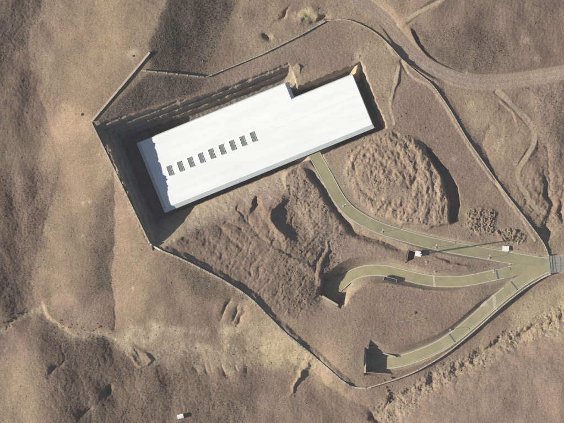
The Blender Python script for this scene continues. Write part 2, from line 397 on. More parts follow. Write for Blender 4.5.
pit1 = np.maximum(np.maximum(cw, cn), np.maximum(cs, np.maximum(aw - 165, 0) * S * 4))
pit2 = np.maximum(np.maximum(cn2, ce), np.maximum(cs, np.maximum(100 - aw, 0) * 3))
PIT = FLOOR + np.minimum(pit1, pit2) + (.35 - .26 * gen * sstep(-2, -4, N_)) * fbm(U / 4, V / 4, 3, 97)
pitcut = np.clip(H - PIT, 0, 3) / 3
H = np.minimum(H, PIT)
dsp, _, asp, Lsp = poly_near([(359, 56), (357, 66), (355.5, 75)], U + .3 * WU, V + .3 * WV)
spur = 10.5 - asp * .18 - np.maximum(dsp - .8, 0) * S * 2.2
H = np.where((spur > H) & (dsp < 12), spur, H)
dsp2, _, asp2, _ = poly_near([(297, 68), (297, 78), (292, 85)], U + .5 * WU, V + .5 * WV)
spur2 = 12.5 - asp2 * .18 - np.maximum(dsp2 - 3.2, 0) * S * 2.6
H = np.where((spur2 > H) & (dsp2 < 12), spur2, H)

# ------------------------------------------------------------------ roads: centre lines (u, v, z)
gate_z = -6.0
ROAD_A = spline([(310, 146, 7), (317, 159, 6.6), (327, 177, 6), (338, 197, 5), (351, 212, 4.2), (375, 226, 3), (405, 236, 1.2), (440, 245, -1), (480, 252.5, -3.2), (520, 259.5, -5.2), (548, 264, gate_z)], 3)
ROAD_B = spline([(331, 299, -5), (338, 288, -4.8), (350, 277, -4.3), (366, 271, -3.8), (386, 271, -3.4), (408, 276, -3.4), (432, 281, -3.8), (462, 281.5, -4.4), (492, 276, -5), (522, 269.5, -5.6), (548, 265, gate_z)], 3)
ROAD_C = spline([(367, 361, -8.2), (384, 363.5, -8.2), (402, 361.5, -8), (422, 355, -7.8), (440, 347, -7.6), (456, 336.5, -7.3), (476, 320, -6.9), (498, 300.5, -6.5), (520, 283, -6.2), (534, 274, gate_z), (548, 267, gate_z)], 3)
ROAD_X = spline([(545, 265.5, gate_z), (556, 265, gate_z - .1), (580, 262, -6.4), (640, 255, -7)], 3)
DIRT = spline([(330, -45, 16), (352, -8, 14.2), (366, 6, 13.2), (384, 20, 11.8), (400, 40, 10), (416, 57, 8.6), (440, 72, 7), (470, 81.5, 5.6), (500, 82, 4.6), (530, 78, 4.2), (570, 71.5, 4), (640, 60, 4)], 4)
TRACK1 = spline([(405, 21, 11.5), (418, 13, 13.5), (436, 4, 15), (460, -12, 16)], 4)
TRACK2 = spline([(497, 92, 4), (510, 103, 3.6), (524, 118, 2.8), (534, 132, 1.8), (534, 144, .6), (526, 158, -.6), (519, 170, -1.6), (520, 184, -2.4), (528, 197, -3), (536, 208, -3.8), (545, 212, -4.6)], 3)
TRACK3 = spline([(401, 62, 9.6), (408, 74, 8.8), (416, 80, 8.2), (428, 86, 7.2), (441, 102, 5.6), (455, 125, 4), (470, 148, 2.2), (487, 172, .4), (505, 196, -1.6), (522, 220, -3.4), (536, 240, -4.8)], 4)
TRACK4 = spline([(398, 66, 9.4), (393, 88, 8.2), (390, 108, 7.2), (394, 124, 6.8)], 3)
NEAR = {}
def corridor(R_, hw, sc, sf, drop=.09, reach=26, cap=False):
    pts = [tuple(p[:2]) for p in R_]; w_ = window(pts, reach + hw)
    d, s, a, L = poly_near(pts, U[w_], V[w_])
    acc = np.r_[0, np.cumsum(np.hypot(np.diff(R_[:, 0]), np.diff(R_[:, 1])))]
    z = np.interp(a, acc, R_[:, 2]) - drop
    e = np.maximum(d - hw, 0) * S
    h = H[w_]; c = np.clip(h, z - sf * e, z + sc * e)
    f = sstep(reach + hw, reach * .6 + hw, d)
    new = np.where(d <= hw, z, h + (c - h) * f)
    if cap:               # the road ends at a tunnel mouth: leave the hill behind it alone
        t = R_[2, :2] - R_[0, :2]; back = (U[w_] - R_[0, 0]) * t[0] + (V[w_] - R_[0, 1]) * t[1] < 0
        new = np.where(back & (d < 40), h, new)
    H[w_] = new
    D = np.full(U.shape, 1e3); D[w_] = d; return D
d_dirt = corridor(DIRT, 7.0, .8, 1.6)
H += sstep(9, 3, d_dirt) * .06 * fbm(U / 3, V / 3, 2, 22)
# ------------------------------------------------------------------ portal trenches
def carve(pts, floor, slopes, dir_=1):
    w_ = window(pts, 30); u, v = U[w_] + .25 * WU[w_], V[w_] + .25 * WV[w_]; n = len(pts); z = np.zeros(u.shape)
    cx = sum(p[0] for p in pts) / n; cy = sum(p[1] for p in pts) / n
    for i in range(n):
        (x0, y0), (x1, y1) = pts[i], pts[(i + 1) % n]; L = math.hypot(x1 - x0, y1 - y0)
        nx, ny = (y1 - y0) / L, -(x1 - x0) / L
        if (cx - x0) * nx + (cy - y0) * ny > 0: nx, ny = -nx, -ny
        if slopes[i] > 5: uu_, vv_ = U[w_], V[w_]
        else: uu_, vv_ = u, v
        z = np.maximum(z, np.maximum((uu_ - x0) * nx + (vv_ - y0) * ny, 0) * S * slopes[i])
    H[w_] = np.minimum(H[w_], floor + z)
d_a = corridor(ROAD_A, 6.4, .9, .8); d_b = corridor(ROAD_B, 5.8, 1.15, .8, cap=True); d_c = corridor(ROAD_C, 7.0, 1.0, 2.5, cap=True)
d_x = corridor(ROAD_X, 10, .8, .8)
# apron by the gate
wg = window([(520, 255), (556, 275)], 10)
APRON = [(512, 258), (548, 256), (556, 256), (556, 276), (550, 276), (528, 285), (512, 276)]
sa = sdf_poly(APRON, U[wg], V[wg]); zt = -5.3 + (np.clip(U[wg], 505, 550) - 512) / 36 * -.7 - .1
H[wg] = np.where(sa < 0, np.minimum(H[wg], zt - .05), H[wg])
carve([(321.3, 294.6), (325.5, 270.5), (338, 273.5), (353, 267), (351, 285), (338.3, 305.6)], -5.1, [5, 4.5, 2.6, 2.2, 2.6, 14])
carve([(366, 352.5), (384, 357), (384, 370), (365.3, 371.5)], -8.3, [3.2, 1.0, 3.4, 14])
# shaft beside the mast hut
carve([(409, 250.3), (415.5, 252), (414, 259), (407, 262)], -4.6, [14, 14, 14, 14])
# tracks last (thin, follow the ground)
def drape(R_):
    z = HZ0(R_[:, 0], R_[:, 1]); zz = np.r_[[z[0]] * 6, z, [z[-1]] * 6]
    R_[:, 2] = np.convolve(zz, np.ones(13) / 13, 'valid'); return R_
def HZ0(u, v):
    i = np.clip(np.searchsorted(ua, u), 0, len(ua) - 1); j = np.clip(np.searchsorted(va, v), 0, len(va) - 1); return H[j, i]
for t_ in (TRACK1, TRACK2, TRACK3, TRACK4): drape(t_)
d_t1 = corridor(TRACK1, 2.5, .8, .8, .02, 8); d_t2 = corridor(TRACK2, 2.6, .8, .7, .02, 10); d_t3 = corridor(TRACK3, 1.1, .9, .7, .02, 7); d_t4 = corridor(TRACK4, 1.5, .6, .6, .02, 6)
d_road = np.minimum(np.minimum(d_a, d_b), np.minimum(d_c, d_x))
d_track = np.minimum(np.minimum(d_t1, d_t2), np.minimum(d_t3, d_t4))
# fine grain away from the graded surfaces
offroad = sstep(8.2, 11, d_road) * sstep(6, 9, d_dirt)
H += offroad * (fbm(U / 2.2, V / 2.2, 2, 14) * .06 + fbm(U / 3.2, V / 3.2, 3, 13) * (.045 + .17 * np.minimum(rough, 1.6)))

def HZ(u, v):
    u = np.atleast_1d(np.asarray(u, float)); v = np.atleast_1d(np.asarray(v, float))
    i = np.clip(np.searchsorted(ua, u) - 1, 0, len(ua) - 2); j = np.clip(np.searchsorted(va, v) - 1, 0, len(va) - 2)
    fa = (u - ua[i]) / (ua[i + 1] - ua[i]); fb = (v - va[j]) / (va[j + 1] - va[j])
    return (H[j, i] * (1 - fa) + H[j, i + 1] * fa) * (1 - fb) + (H[j + 1, i] * (1 - fa) + H[j + 1, i + 1] * fa) * fb
def hz(u, v): return float(HZ(u, v)[0])

# ------------------------------------------------------------------ soil colours (what the ground is made of, plus slope shade in the V2 zone)
def rgb(*c): return np.array(c)
C = np.empty(U.shape + (3,)); C[:] = rgb(.300, .218, .150)
def lay(m, col, k=1.0):
    m = np.clip(m * k, 0, 1)[..., None]; C[:] = C * (1 - m) + rgb(*col) * m
n1 = fbm(U / 70, V / 70, 4, 41); n2 = fbm(U / 22, V / 22, 4, 45); n3 = fbm(U / 5, V / 5, 3, 47)
lay(sstep(-.1, .6, n1), (.290, .205, .150), .8)                       # pinkish soil
lay(sstep(.05, .7, -n1 + .3 * n2), (.345, .268, .180), .7)            # sandy soil
lay(soft([(400, 385), (480, 362), (580, 335), (620, 480), (380, 480)], 14), (.285, .203, .150), .8)
lay(soft([(56, 0), (160, -20), (150, 50), (95, 120), (60, 100)], 12), (.245, .178, .120), .9)
lay(soft([(60, 140), (95, 140), (112, 190), (90, 290), (40, 300), (55, 200)], 8), (.240, .175, .118), .9)
lay(soft([(-60, 368), (38, 360), (46, 440), (-60, 460)], 8), (.275, .205, .136), .9)
lay(soft([(-60, 322), (40, 318), (46, 355), (-60, 364)], 8), (.255, .178, .132), .8)
lay(soft([(114, 180), (130, 210), (150, 243), (200, 275), (230, 310), (200, 330), (115, 330), (112, 250)], 8), (.245, .178, .122), .9)
lay(m_w, (.215, .149, .107), .85); lay(m_nwb, (.215, .150, .109), .85); lay(m_nw, (.155, .116, .086), .95); lay(m_e, (.215, .163, .122), .7)
lay(m_s, (.190, .138, .098), .9); lay(m_ridge, (.130, .106, .082), .95); lay(m_plot, (.145, .120, .095), .9); lay(m_ne, (.122, .098, .072), .9)
lay(soft([(420, -40), (600, -40), (600, 70), (480, 76), (420, 30)], 10), (.215, .155, .115), .75)
lay(soft([(206, 80), (325, 26), (345, 40), (345, 62), (300, 70), (200, 96)], 3), (.285, .215, .155), .7)
lay(m_v2, (.150, .115, .084), .85); lay(m_sw, (.155, .125, .09), .85)  # V2: scrub tone with the east-facing flank's shade put into the colour
lay(m_slope, (.260, .188, .135), .8)
lay(soft([(266, 175), (300, 168), (346, 228), (410, 252), (340, 262), (318, 250), (290, 205)], 4), (.340, .255, .185), .8)
lay(m_wash * sstep(-.7, .2, n2), (.38, .305, .215), .72); lay(m_wash * sstep(.0, .5, n2), (.43, .345, .235), .55)
lay(soft([(196, 334), (238, 324), (252, 338), (240, 352), (205, 352)], 5) * sstep(-.5, .3, n2), (.46, .365, .235), .7)
lay(m_bluff, (.375, .29, .205), .6)
lay(soft([(225, 345), (300, 335), (318, 362), (290, 372), (240, 362)], 7), (.42, .33, .205), .6)
lay(soft([(505, 305), (570, 280), (600, 290), (600, 310), (520, 340)], 5), (.42, .325, .21), .8)
lay(soft([(380, 345), (440, 335), (430, 325), (395, 330)], 8), (.36, .27, .18), .5)
m_mound = np.zeros(U.shape); m_mound[wm] = sstep(5, -3, sm); lay(m_mound, (.355, .262, .185), .9)
m_m2 = soft([(330, 150), (352, 140), (350, 200), (372, 222), (352, 206), (338, 185)], 4); lay(m_m2, (.37, .285, .2), .8)
lay(soft([(395, 60), (400, 100), (396, 130), (380, 125), (360, 66), (345, 45), (385, 45)], 6), (.345, .262, .18), .8)
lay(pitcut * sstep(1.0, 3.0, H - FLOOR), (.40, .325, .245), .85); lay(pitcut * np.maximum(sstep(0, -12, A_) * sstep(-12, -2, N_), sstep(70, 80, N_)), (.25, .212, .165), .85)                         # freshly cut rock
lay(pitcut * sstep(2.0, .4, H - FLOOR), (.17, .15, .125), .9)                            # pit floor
lay(soft([(168, 246), (156, 240), (165, 222), (200, 204), (262, 176), (300, 160), (306, 166), (272, 184), (238, 196), (218, 216), (190, 232)], 3.5), (.40, .325, .225), .75)
lay(sstep(7, 2, np.minimum(dsp, dsp2)), (.46, .37, .25), .8)
lay(soft([(296, 14), (310, 8), (322, 14), (306, 25)], 2.5), (.52, .41, .25), .95)
lay(soft([(339, 304), (344, 287), (362, 277), (376, 278), (356, 288), (346, 306)], 2), (.43, .345, .235), .85)
lay(soft([(372, 351), (398, 355), (398, 360), (376, 356)], 1.5), (.43, .345, .235), .8)
d_w, _, _, _ = poly_near([tuple(p) for p in spline([(-10, 337), (20, 319), (38, 309), (50, 323), (64, 331), (110, 338), (132, 345)], 6)], Uw, Vw)
lay(sstep(4.5, 1.5, d_w), (.40, .315, .215), .7)
lay(soft([(240, 68), (300, 42), (326, 24), (320, 18), (290, 30), (236, 60)], 5), (.345, .28, .185), .6)
for u, v, r in ((134, 57, 5), (83, 203, 2.2), (90, 202, 2), (82, 235, 1.6), (42, 20, 2.6), (537, 57, 3), (517, 163, 4), (132, 286, 2), (196, 312, 1.5), (456, 160, 4), (470, 105, 3), (525, 40, 5)):
    lay(np.exp(-((Uw - u) ** 2 + (Vw - v) ** 2) / r ** 2), (.46, .37, .26), .7)
lay(sstep(9.0, 6.4, d_dirt + .4 * n3), (.365, .282, .205), .95); lay(sstep(1.6, .4, np.abs(d_dirt - 2.6) + .4 * n3), (.43, .345, .265), .5)
lay(sstep(15, 9.5, d_road) * sstep(-.4, .3, n2), (.355, .28, .195), .6); lay(sstep(9.5, 7.8, d_road), (.36, .30, .21), .85)
lay(sstep(3.2, 1.6, np.minimum(d_t2, d_t1 + .6) + .5 * n3), (.42, .33, .23), .85); lay(sstep(1.9, .8, np.minimum(d_t3, d_t4) + .3 * n3), (.47, .385, .28), .9)
# mineral mottling
n4 = fbm(ru_ / 34, rv_ / 7, 4, 49)
C *= (1 + .09 * n4 * sstep(0, .5, np.abs(n4)) + .07 * fbm(U / 1.7, V / 1.7, 2, 57))[..., None]
C *= (1 + .10 * n2 + .07 * n3 + .05 * n1)[..., None]
lum = (C @ np.array([.35, .5, .15]))[..., None]
C = (lum + (C - lum) * 1.04) * np.array([1.01, .995, 1.0])
C = np.clip(C, .03, .6)

def ground_mat():
    m = bpy.data.materials.new('soil'); m.use_nodes = True; n = m.node_tree.nodes; L = m.node_tree.links
    b = n['Principled BSDF']; b.inputs['Roughness'].default_value = 1; b.inputs['Specular IOR Level'].default_value = .1
    at = n.new('ShaderNodeAttribute'); at.attribute_name = 'soil'
    tc = n.new('ShaderNodeTexCoord')
    nz = n.new('ShaderNodeTexNoise'); nz.inputs['Scale'].default_value = 1.7; nz.inputs['Detail'].default_value = 5; nz.inputs['Roughness'].default_value = .7
    nb = n.new('ShaderNodeTexNoise'); nb.inputs['Scale'].default_value = 1.3; nb.inputs['Detail'].default_value = 7; nb.inputs['Roughness'].default_value = .75
    L.new(tc.outputs['Object'], nz.inputs['Vector']); L.new(tc.outputs['Object'], nb.inputs['Vector'])
    r = n.new('ShaderNodeMapRange'); r.inputs['From Min'].default_value = .3; r.inputs['From Max'].default_value = .7; r.inputs['To Min'].default_value = .68; r.inputs['To Max'].default_value = 1.32
    L.new(nz.outputs['Fac'], r.inputs['Value'])
    mx = n.new('ShaderNodeMix'); mx.data_type = 'RGBA'; mx.blend_type = 'MULTIPLY'; mx.inputs['Factor'].default_value = 1
    L.new(at.outputs['Color'], mx.inputs['A']); L.new(r.outputs['Result'], mx.inputs['B']); L.new(mx.outputs['Result'], b.inputs['Base Color'])
    bp = n.new('ShaderNodeBump'); bp.inputs['Strength'].default_value = .6; bp.inputs['Distance'].default_value = .5
    L.new(nb.outputs['Fac'], bp.inputs['Height']); L.new(bp.outputs['Normal'], b.inputs['Normal'])
    return m
M_SOIL = ground_mat()
def fast_mesh(name, co, faces, smooth=True):
    me = bpy.data.meshes.new(name); nf, k = faces.shape
    me.vertices.add(len(co)); me.vertices.foreach_set('co', co.astype(np.float32).ravel())
    me.loops.add(nf * k); me.loops.foreach_set('vertex_index', faces.astype(np.int32).ravel())
    me.polygons.add(nf); me.polygons.foreach_set('loop_start', np.arange(0, nf * k, k, dtype=np.int32))
    me.polygons.foreach_set('loop_total', np.full(nf, k, np.int32))
    me.polygons.foreach_set('use_smooth', np.full(nf, smooth)); me.update(); me.validate(); return me
nr, nc = U.shape
co = np.c_[X(U).ravel(), Y(V).ravel(), H.ravel()]
idx = np.arange(nr * nc).reshape(nr, nc)
fc = np.stack([idx[1:, :-1], idx[1:, 1:], idx[:-1, 1:], idx[:-1, :-1]], -1).reshape(-1, 4)
me = fast_mesh('ground', co, fc)
ca = me.attributes.new('soil', 'FLOAT_COLOR', 'POINT')
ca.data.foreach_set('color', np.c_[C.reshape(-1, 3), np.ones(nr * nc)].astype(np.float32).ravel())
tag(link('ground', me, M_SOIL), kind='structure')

# ------------------------------------------------------------------ materials
M_ROAD_ = mat('old_road', (.385, .355, .235), .92, var=.10, scale=.5, bump=.15)
M_ROAD2_ = mat('grey_road', (.34, .33, .265), .92, var=.12, scale=.5, bump=.15)
def road_mat(name, col):
    m = bpy.data.materials.new(name); m.use_nodes = True; n = m.node_tree.nodes; L = m.node_tree.links
    b = n['Principled BSDF']; b.inputs['Roughness'].default_value = .95; b.inputs['Specular IOR Level'].default_value = .15
    at = n.new('ShaderNodeAttribute'); at.attribute_name = 'across'; tc = n.new('ShaderNodeTexCoord')
    def noise(sc, de): 
        z = n.new('ShaderNodeTexNoise'); z.inputs['Scale'].default_value = sc; z.inputs['Detail'].default_value = de; z.inputs['Roughness'].default_value = .7
        L.new(tc.outputs['Object'], z.inputs['Vector']); return z
    def math_(op, a, b_):
        q = n.new('ShaderNodeMath'); q.operation = op
        for i, t in enumerate((a, b_)):
            if isinstance(t, (int, float)): q.inputs[i].default_value = t
            else: L.new(t, q.inputs[i])
        return q.outputs[0]
    def mix(f, A, B):
        x = n.new('ShaderNodeMix'); x.data_type = 'RGBA'
        for k_, t in (('Factor', f), ('A', A), ('B', B)):
            if isinstance(t, tuple): x.inputs[k_].default_value = (*t, 1)
            else: L.new(t, x.inputs[k_])
        return x.outputs['Result']
    def ramp(v, a, b_):
        q = n.new('ShaderNodeMapRange'); q.inputs['From Min'].default_value = a; q.inputs['From Max'].default_value = b_; L.new(v, q.inputs['Value']); return q.outputs['Result']
    big, fine = noise(.13, 5), noise(2.2, 4)
    c = mix(ramp(big.outputs['Fac'], .38, .62), tuple(x * .86 for x in col), tuple(x * 1.08 for x in col))
    c = mix(math_('MULTIPLY', ramp(fine.outputs['Fac'], .35, .65), .35), c, tuple(x * .8 for x in col))
    ab = math_('ABSOLUTE', at.outputs['Fac'], 0)
    tr = math_('ABSOLUTE', math_('SUBTRACT', math_('ABSOLUTE', math_('SUBTRACT', ab, .45), 0), .2), 0)      # two wheel tracks each way
    c = mix(math_('MULTIPLY', ramp(tr, .12, .0), .22), c, tuple(x * .72 for x in col))
    sand = math_('ADD', ab, math_('MULTIPLY', noise(.45, 5).outputs['Fac'], .55))
    c = mix(math_('MULTIPLY', ramp(sand, 1.02, 1.22), .75), c, (.40, .31, .215))
    L.new(c, b.inputs['Base Color']); return m
M_ROAD = road_mat('weathered_road', (.365, .322, .188)); M_ROAD2 = road_mat('grey_road', (.33, .315, .25))
M_PAINT = mat('road_paint', (.52, .49, .36), .8, var=.12, scale=2)
M_KERB = mat('kerb_concrete', (.66, .60, .45), .9, var=.14, scale=1.5)
M_CONC = mat('pale_concrete', (.52, .45, .35), .9, var=.16, scale=.8, bump=.2)
M_CONC2 = mat('grey_concrete', (.40, .38, .33), .9, var=.18, scale=.8, bump=.2)
M_DARK = mat('dark_steel', (.06, .06, .065), .6, .4, var=.2)
M_STEEL = mat('galvanised_steel', (.42, .43, .44), .5, .5, var=.1)
M_WHITE = mat('white_render', (.78, .78, .76), .8, var=.05, scale=1)
M_WALL = mat('hall_cladding', (.72, .74, .73), .6, var=.05, scale=.6)
M_GLASS = mat('skylight_pane', (.26, .27, .24), .35, var=.2, scale=.7, spec=.5)
M_SCRUB = mat('dry_scrub', (.15, .122, .086), 1, var=.35, scale=.4, spec=.05)
M_BUSH = mat('olive_bush', (.15, .125, .085), 1, var=.35, scale=1.2, spec=.05)
M_STONE = mat('pale_stone', (.31, .235, .170), 1, var=.25, scale=.7, bump=.3)
M_WOOD = mat('bleached_timber', (.25, .2, .15), .9, var=.2)
def roof_mat():
    m = bpy.data.materials.new('white_roof_sheet'); m.use_nodes = True; n = m.node_tree.nodes; L = m.node_tree.links
    b = n['Principled BSDF']; b.inputs['Roughness'].default_value = .55; b.inputs['Specular IOR Level'].default_value = .25
    tc = n.new('ShaderNodeTexCoord'); wv = n.new('ShaderNodeTexWave'); wv.wave_type = 'BANDS'; wv.bands_direction = 'Y'
    wv.inputs['Scale'].default_value = .16; wv.inputs['Distortion'].default_value = 0; wv.wave_profile = 'SAW'
    nz = n.new('ShaderNodeTexNoise'); nz.inputs['Scale'].default_value = .12; nz.inputs['Detail'].default_value = 6
    mp = n.new('ShaderNodeMapping'); mp.inputs['Scale'].default_value = (.25, 1.6, 1)
    L.new(tc.outputs['Object'], wv.inputs['Vector']); L.new(tc.outputs['Object'], mp.inputs['Vector']); L.new(mp.outputs[0], nz.inputs['Vector'])
    r = n.new('ShaderNodeValToRGB'); r.color_ramp.elements[0].position = .0; r.color_ramp.elements[0].color = (.86, .865, .835, 1)
    r.color_ramp.elements[1].position = .06; r.color_ramp.elements[1].color = (.90, .905, .875, 1)
    L.new(wv.outputs['Fac'], r.inputs[0])
    r2 = n.new('ShaderNodeMapRange'); r2.inputs['From Min'].default_value = .3; r2.inputs['From Max'].default_value = .7; r2.inputs['To Min'].default_value = .93; r2.inputs['To Max'].default_value = 1.0
    L.new(nz.outputs['Fac'], r2.inputs['Value'])
    mx = n.new('ShaderNodeMix'); mx.data_type = 'RGBA'; mx.blend_type = 'MULTIPLY'; mx.inputs['Factor'].default_value = 1
    L.new(r.outputs[0], mx.inputs['A']); L.new(r2.outputs[0], mx.inputs['B']); L.new(mx.outputs['Result'], b.inputs['Base Color'])
    return m
M_ROOF = roof_mat()

# ------------------------------------------------------------------ roads, kerbs, painted lines
def ribbon(name, R_, off0, off1, dz, m, thick=0.0, i0=0, i1=None):
    P = R_[i0:i1]; T = np.gradient(P[:, :2], axis=0); T /= np.hypot(T[:, 0], T[:, 1])[:, None]
    Nn = np.c_[T[:, 1], -T[:, 0]]
    mb = MB(); n = len(P); vs = []
    offs = list(np.linspace(off0, off1, 9 if off1 - off0 > 4 else 3)); w_n = len(offs)
    for p, q in zip(P, Nn):
        for o in offs: vs.append((X(p[0] + q[0] * o), Y(p[1] + q[1] * o), p[2] + dz))
    fs = [(w_n * i + j, w_n * i + j + 1, w_n * i + j + 1 + w_n, w_n * i + j + w_n) for i in range(n - 1) for j in range(w_n - 1)]
    if thick:
        k = len(vs); vs += [(x, y, z - thick) for x, y, z in vs]
        for i in range(n - 1):
            for j in (0, w_n - 1):
                a, b = w_n * i + j, w_n * i + w_n + j; fs.append((a, b, b + k, a + k))
        for e in (0, w_n * (n - 1)): fs += [(e + j, e + j + 1, e + j + 1 + k, e + j + k) for j in range(w_n - 1)]
    mb.add(vs, fs); me = mb.mesh(name)
    at = me.attributes.new('across', 'FLOAT', 'POINT'); at.data.foreach_set('value', np.tile(np.linspace(-1, 1, w_n), len(vs) // w_n).astype(np.float32))
    if sum(p.normal.z for p in me.polygons) < 0: me.flip_normals()
    return tag(link(name, me, m), kind='structure')
HWID = 5.5
ribbon('road', ROAD_A, -HWID, HWID, 0.0, M_ROAD, .12)
ribbon('road', ROAD_B, -HWID + .4, HWID - .4, 0.004, M_ROAD, .12)
ribbon('road', ROAD_C, -HWID, HWID, 0.008, M_ROAD, .12)
ribbon('road', ROAD_X, -8.5, 8.5, 0.012, M_ROAD2, .12)
def upto(R_, u): return int(np.argmin(np.abs(R_[:, 0] - u)))
ribbon('kerb', ROAD_A, HWID - .25, HWID + .35, .11, M_KERB, .25, 3)
ribbon('kerb', ROAD_A, -HWID - .35, -HWID + .25, .11, M_KERB, .25, 3, upto(ROAD_A, 516))
ribbon('kerb', ROAD_B, HWID - .65, HWID - .1, .114, M_KERB, .25, 5, upto(ROAD_B, 515))
ribbon('kerb', ROAD_B, -HWID + .1, -HWID + .65, .114, M_KERB, .25, 5, upto(ROAD_B, 506))
ribbon('kerb', ROAD_C, HWID - .25, HWID + .35, .118, M_KERB, .25, 5, upto(ROAD_C, 512))
ribbon('kerb', ROAD_C, -HWID - .35, -HWID + .25, .118, M_KERB, .25, 5)
ribbon('road_marking', ROAD_C, -HWID + 1.4, -HWID + 1.75, .024, M_PAINT, 0, 8, upto(ROAD_C, 540))
# gate apron, slightly below the carriageways
ap = MB(); pts = [(508, 257.5), (548.5, 257.3), (548.5, 274), (534, 281), (512, 286)]
vs = [(X(u), Y(v), float(np.interp(u, [508, 548], [-4.95, -6.0])) - .03) for u, v in pts]
# ------------------------------------------------------------------ the hall
HL = (X(O0[0]), Y(O0[1]), FLOOR)
ang_h = math.atan2(88, 217)
hall_o = thing('hall_building', 'long white flat roofed hall standing in a deep rock cut pit', 'building', HL, ang_h)
k = S
W_, D1, D2, A1 = 226 * k, 75.5 * k, 58.5 * k, 163 * k
top = ROOF - FLOOR
mb = MB(); e = .5
mb.prism([(e, e), (W_ - e, e), (W_ - e, D2 - e), (A1 - e, D2 - e), (A1 - e, D1 - e), (e, D1 - e)], -1.0, top - 1.6)
mb.build('wall', M_WALL, hall_o)
# roof: low ridge on the skylight line, sloping eaves on the west and south edges and at the step
rn = 37.2 * k; rise = .55; ew, es, en, est = 2.0, 2.5, .6, 2.0
def zr(y): return top + rise * (1 - abs(y - rn) / rn)
mb = MB()
xs = [ew, A1 - est, A1, W_ - .5]
for x0, x1, ymax in ((ew, A1 - est, D1 - en), (A1 - est, W_ - .5, D2 - en)):
    ys = [es, rn, ymax] 
    for y0, y1 in zip(ys[:-1], ys[1:]):
        mb.add([(x0, y0, zr(y0)), (x1, y0, zr(y0)), (x1, y1, zr(y1)), (x0, y1, zr(y1))], [(0, 1, 2, 3)])
mb.build('roof', M_ROOF, hall_o)
mb = MB(); lo = top - 1.5
def quad(a, b, c, d_): mb.add([a, b, c, d_], [(0, 1, 2, 3)])
quad((0, 0, lo), (W_, 0, lo), (W_ - .5, es, zr(es)), (ew, es, zr(es)))                                   # south
quad((W_, 0, lo), (W_, D2, lo), (W_ - .5, D2 - en, zr(D2 - en)), (W_ - .5, es, zr(es)))                  # east (folded at the ridge by zr)
quad((W_ - .5, es, zr(es)), (W_ - .5, D2 - en, zr(D2 - en)), (W_ - .5, rn, zr(rn)), (W_ - .5, rn, zr(rn) - .001)) if False else None
mb.add([(W_ - .5, es, zr(es)), (W_ - .5, D2 - en, zr(D2 - en)), (W_ - .5, rn, zr(rn))], [(0, 1, 2)])
quad((W_, D2, lo), (A1, D2, lo), (A1 - est, D2 - en, zr(D2 - en)), (W_ - .5, D2 - en, zr(D2 - en)))
quad((A1, D2, lo), (A1, D1, lo), (A1 - est, D1 - en, zr(D1 - en)), (A1 - est, D2 - en, zr(D2 - en)))     # step
quad((A1, D1, lo), (0, D1, lo), (ew, D1 - en, zr(D1 - en)), (A1 - est, D1 - en, zr(D1 - en)))
quad((0, D1, lo), (0, 0, lo), (ew, es, zr(es)), (ew, D1 - en, zr(D1 - en)))                              # west
mb.add([(ew, es, zr(es)), (ew, D1 - en, zr(D1 - en)), (ew, rn, zr(rn))], [(0, 2, 1)])
mb.add([(0, 0, lo), (W_, 0, lo), (W_, D2, lo), (A1, D2, lo), (A1, D1, lo), (0, D1, lo)], [(5, 4, 3, 2, 1, 0)])
M_EAVE = mat('eave_sheet', (.74, .765, .735), .6, var=.05, scale=.4)
mb.build('eave', M_EAVE, hall_o)
mb = MB()
mb.box(ew + .02, W_ - .52, rn - .22, rn + .22, zr(rn) - .02, zr(rn) + .05)
mb.build('ridge_cap', M_ROOF, hall_o)
# skylights
hx, hy = 2.15 * k, 4.9 * k
fr = MB(); t = .12; hh = .27
fr.box(-hx - t, -hx, -hy - t, hy + t, -.6, hh); fr.box(hx, hx + t, -hy - t, hy + t, -.6, hh)
fr.box(-hx, hx, hy, hy + t, -.6, hh); fr.box(-hx, hx, -hy - t, -hy, -.6, hh)
fr_me = fr.mesh('skylight'); fr_me.materials.append(M_EAVE)
pn = MB(); pn.box(-hx, hx, -hy, hy, -.55, .11)
for y in (): pn.box(-hx, hx, y - .05, y + .05, .11, .15)
pn_me = pn.mesh('pane'); pn_me.materials.append(M_GLASS)
for i in range(9):
    o = link('skylight', fr_me, None, hall_o); o.location = ((20.7 + 11.2 * i) * k, rn, zr(rn) - .02); o.rotation_euler = (0, 0, R(-2))
    link('pane', pn_me, None, o)

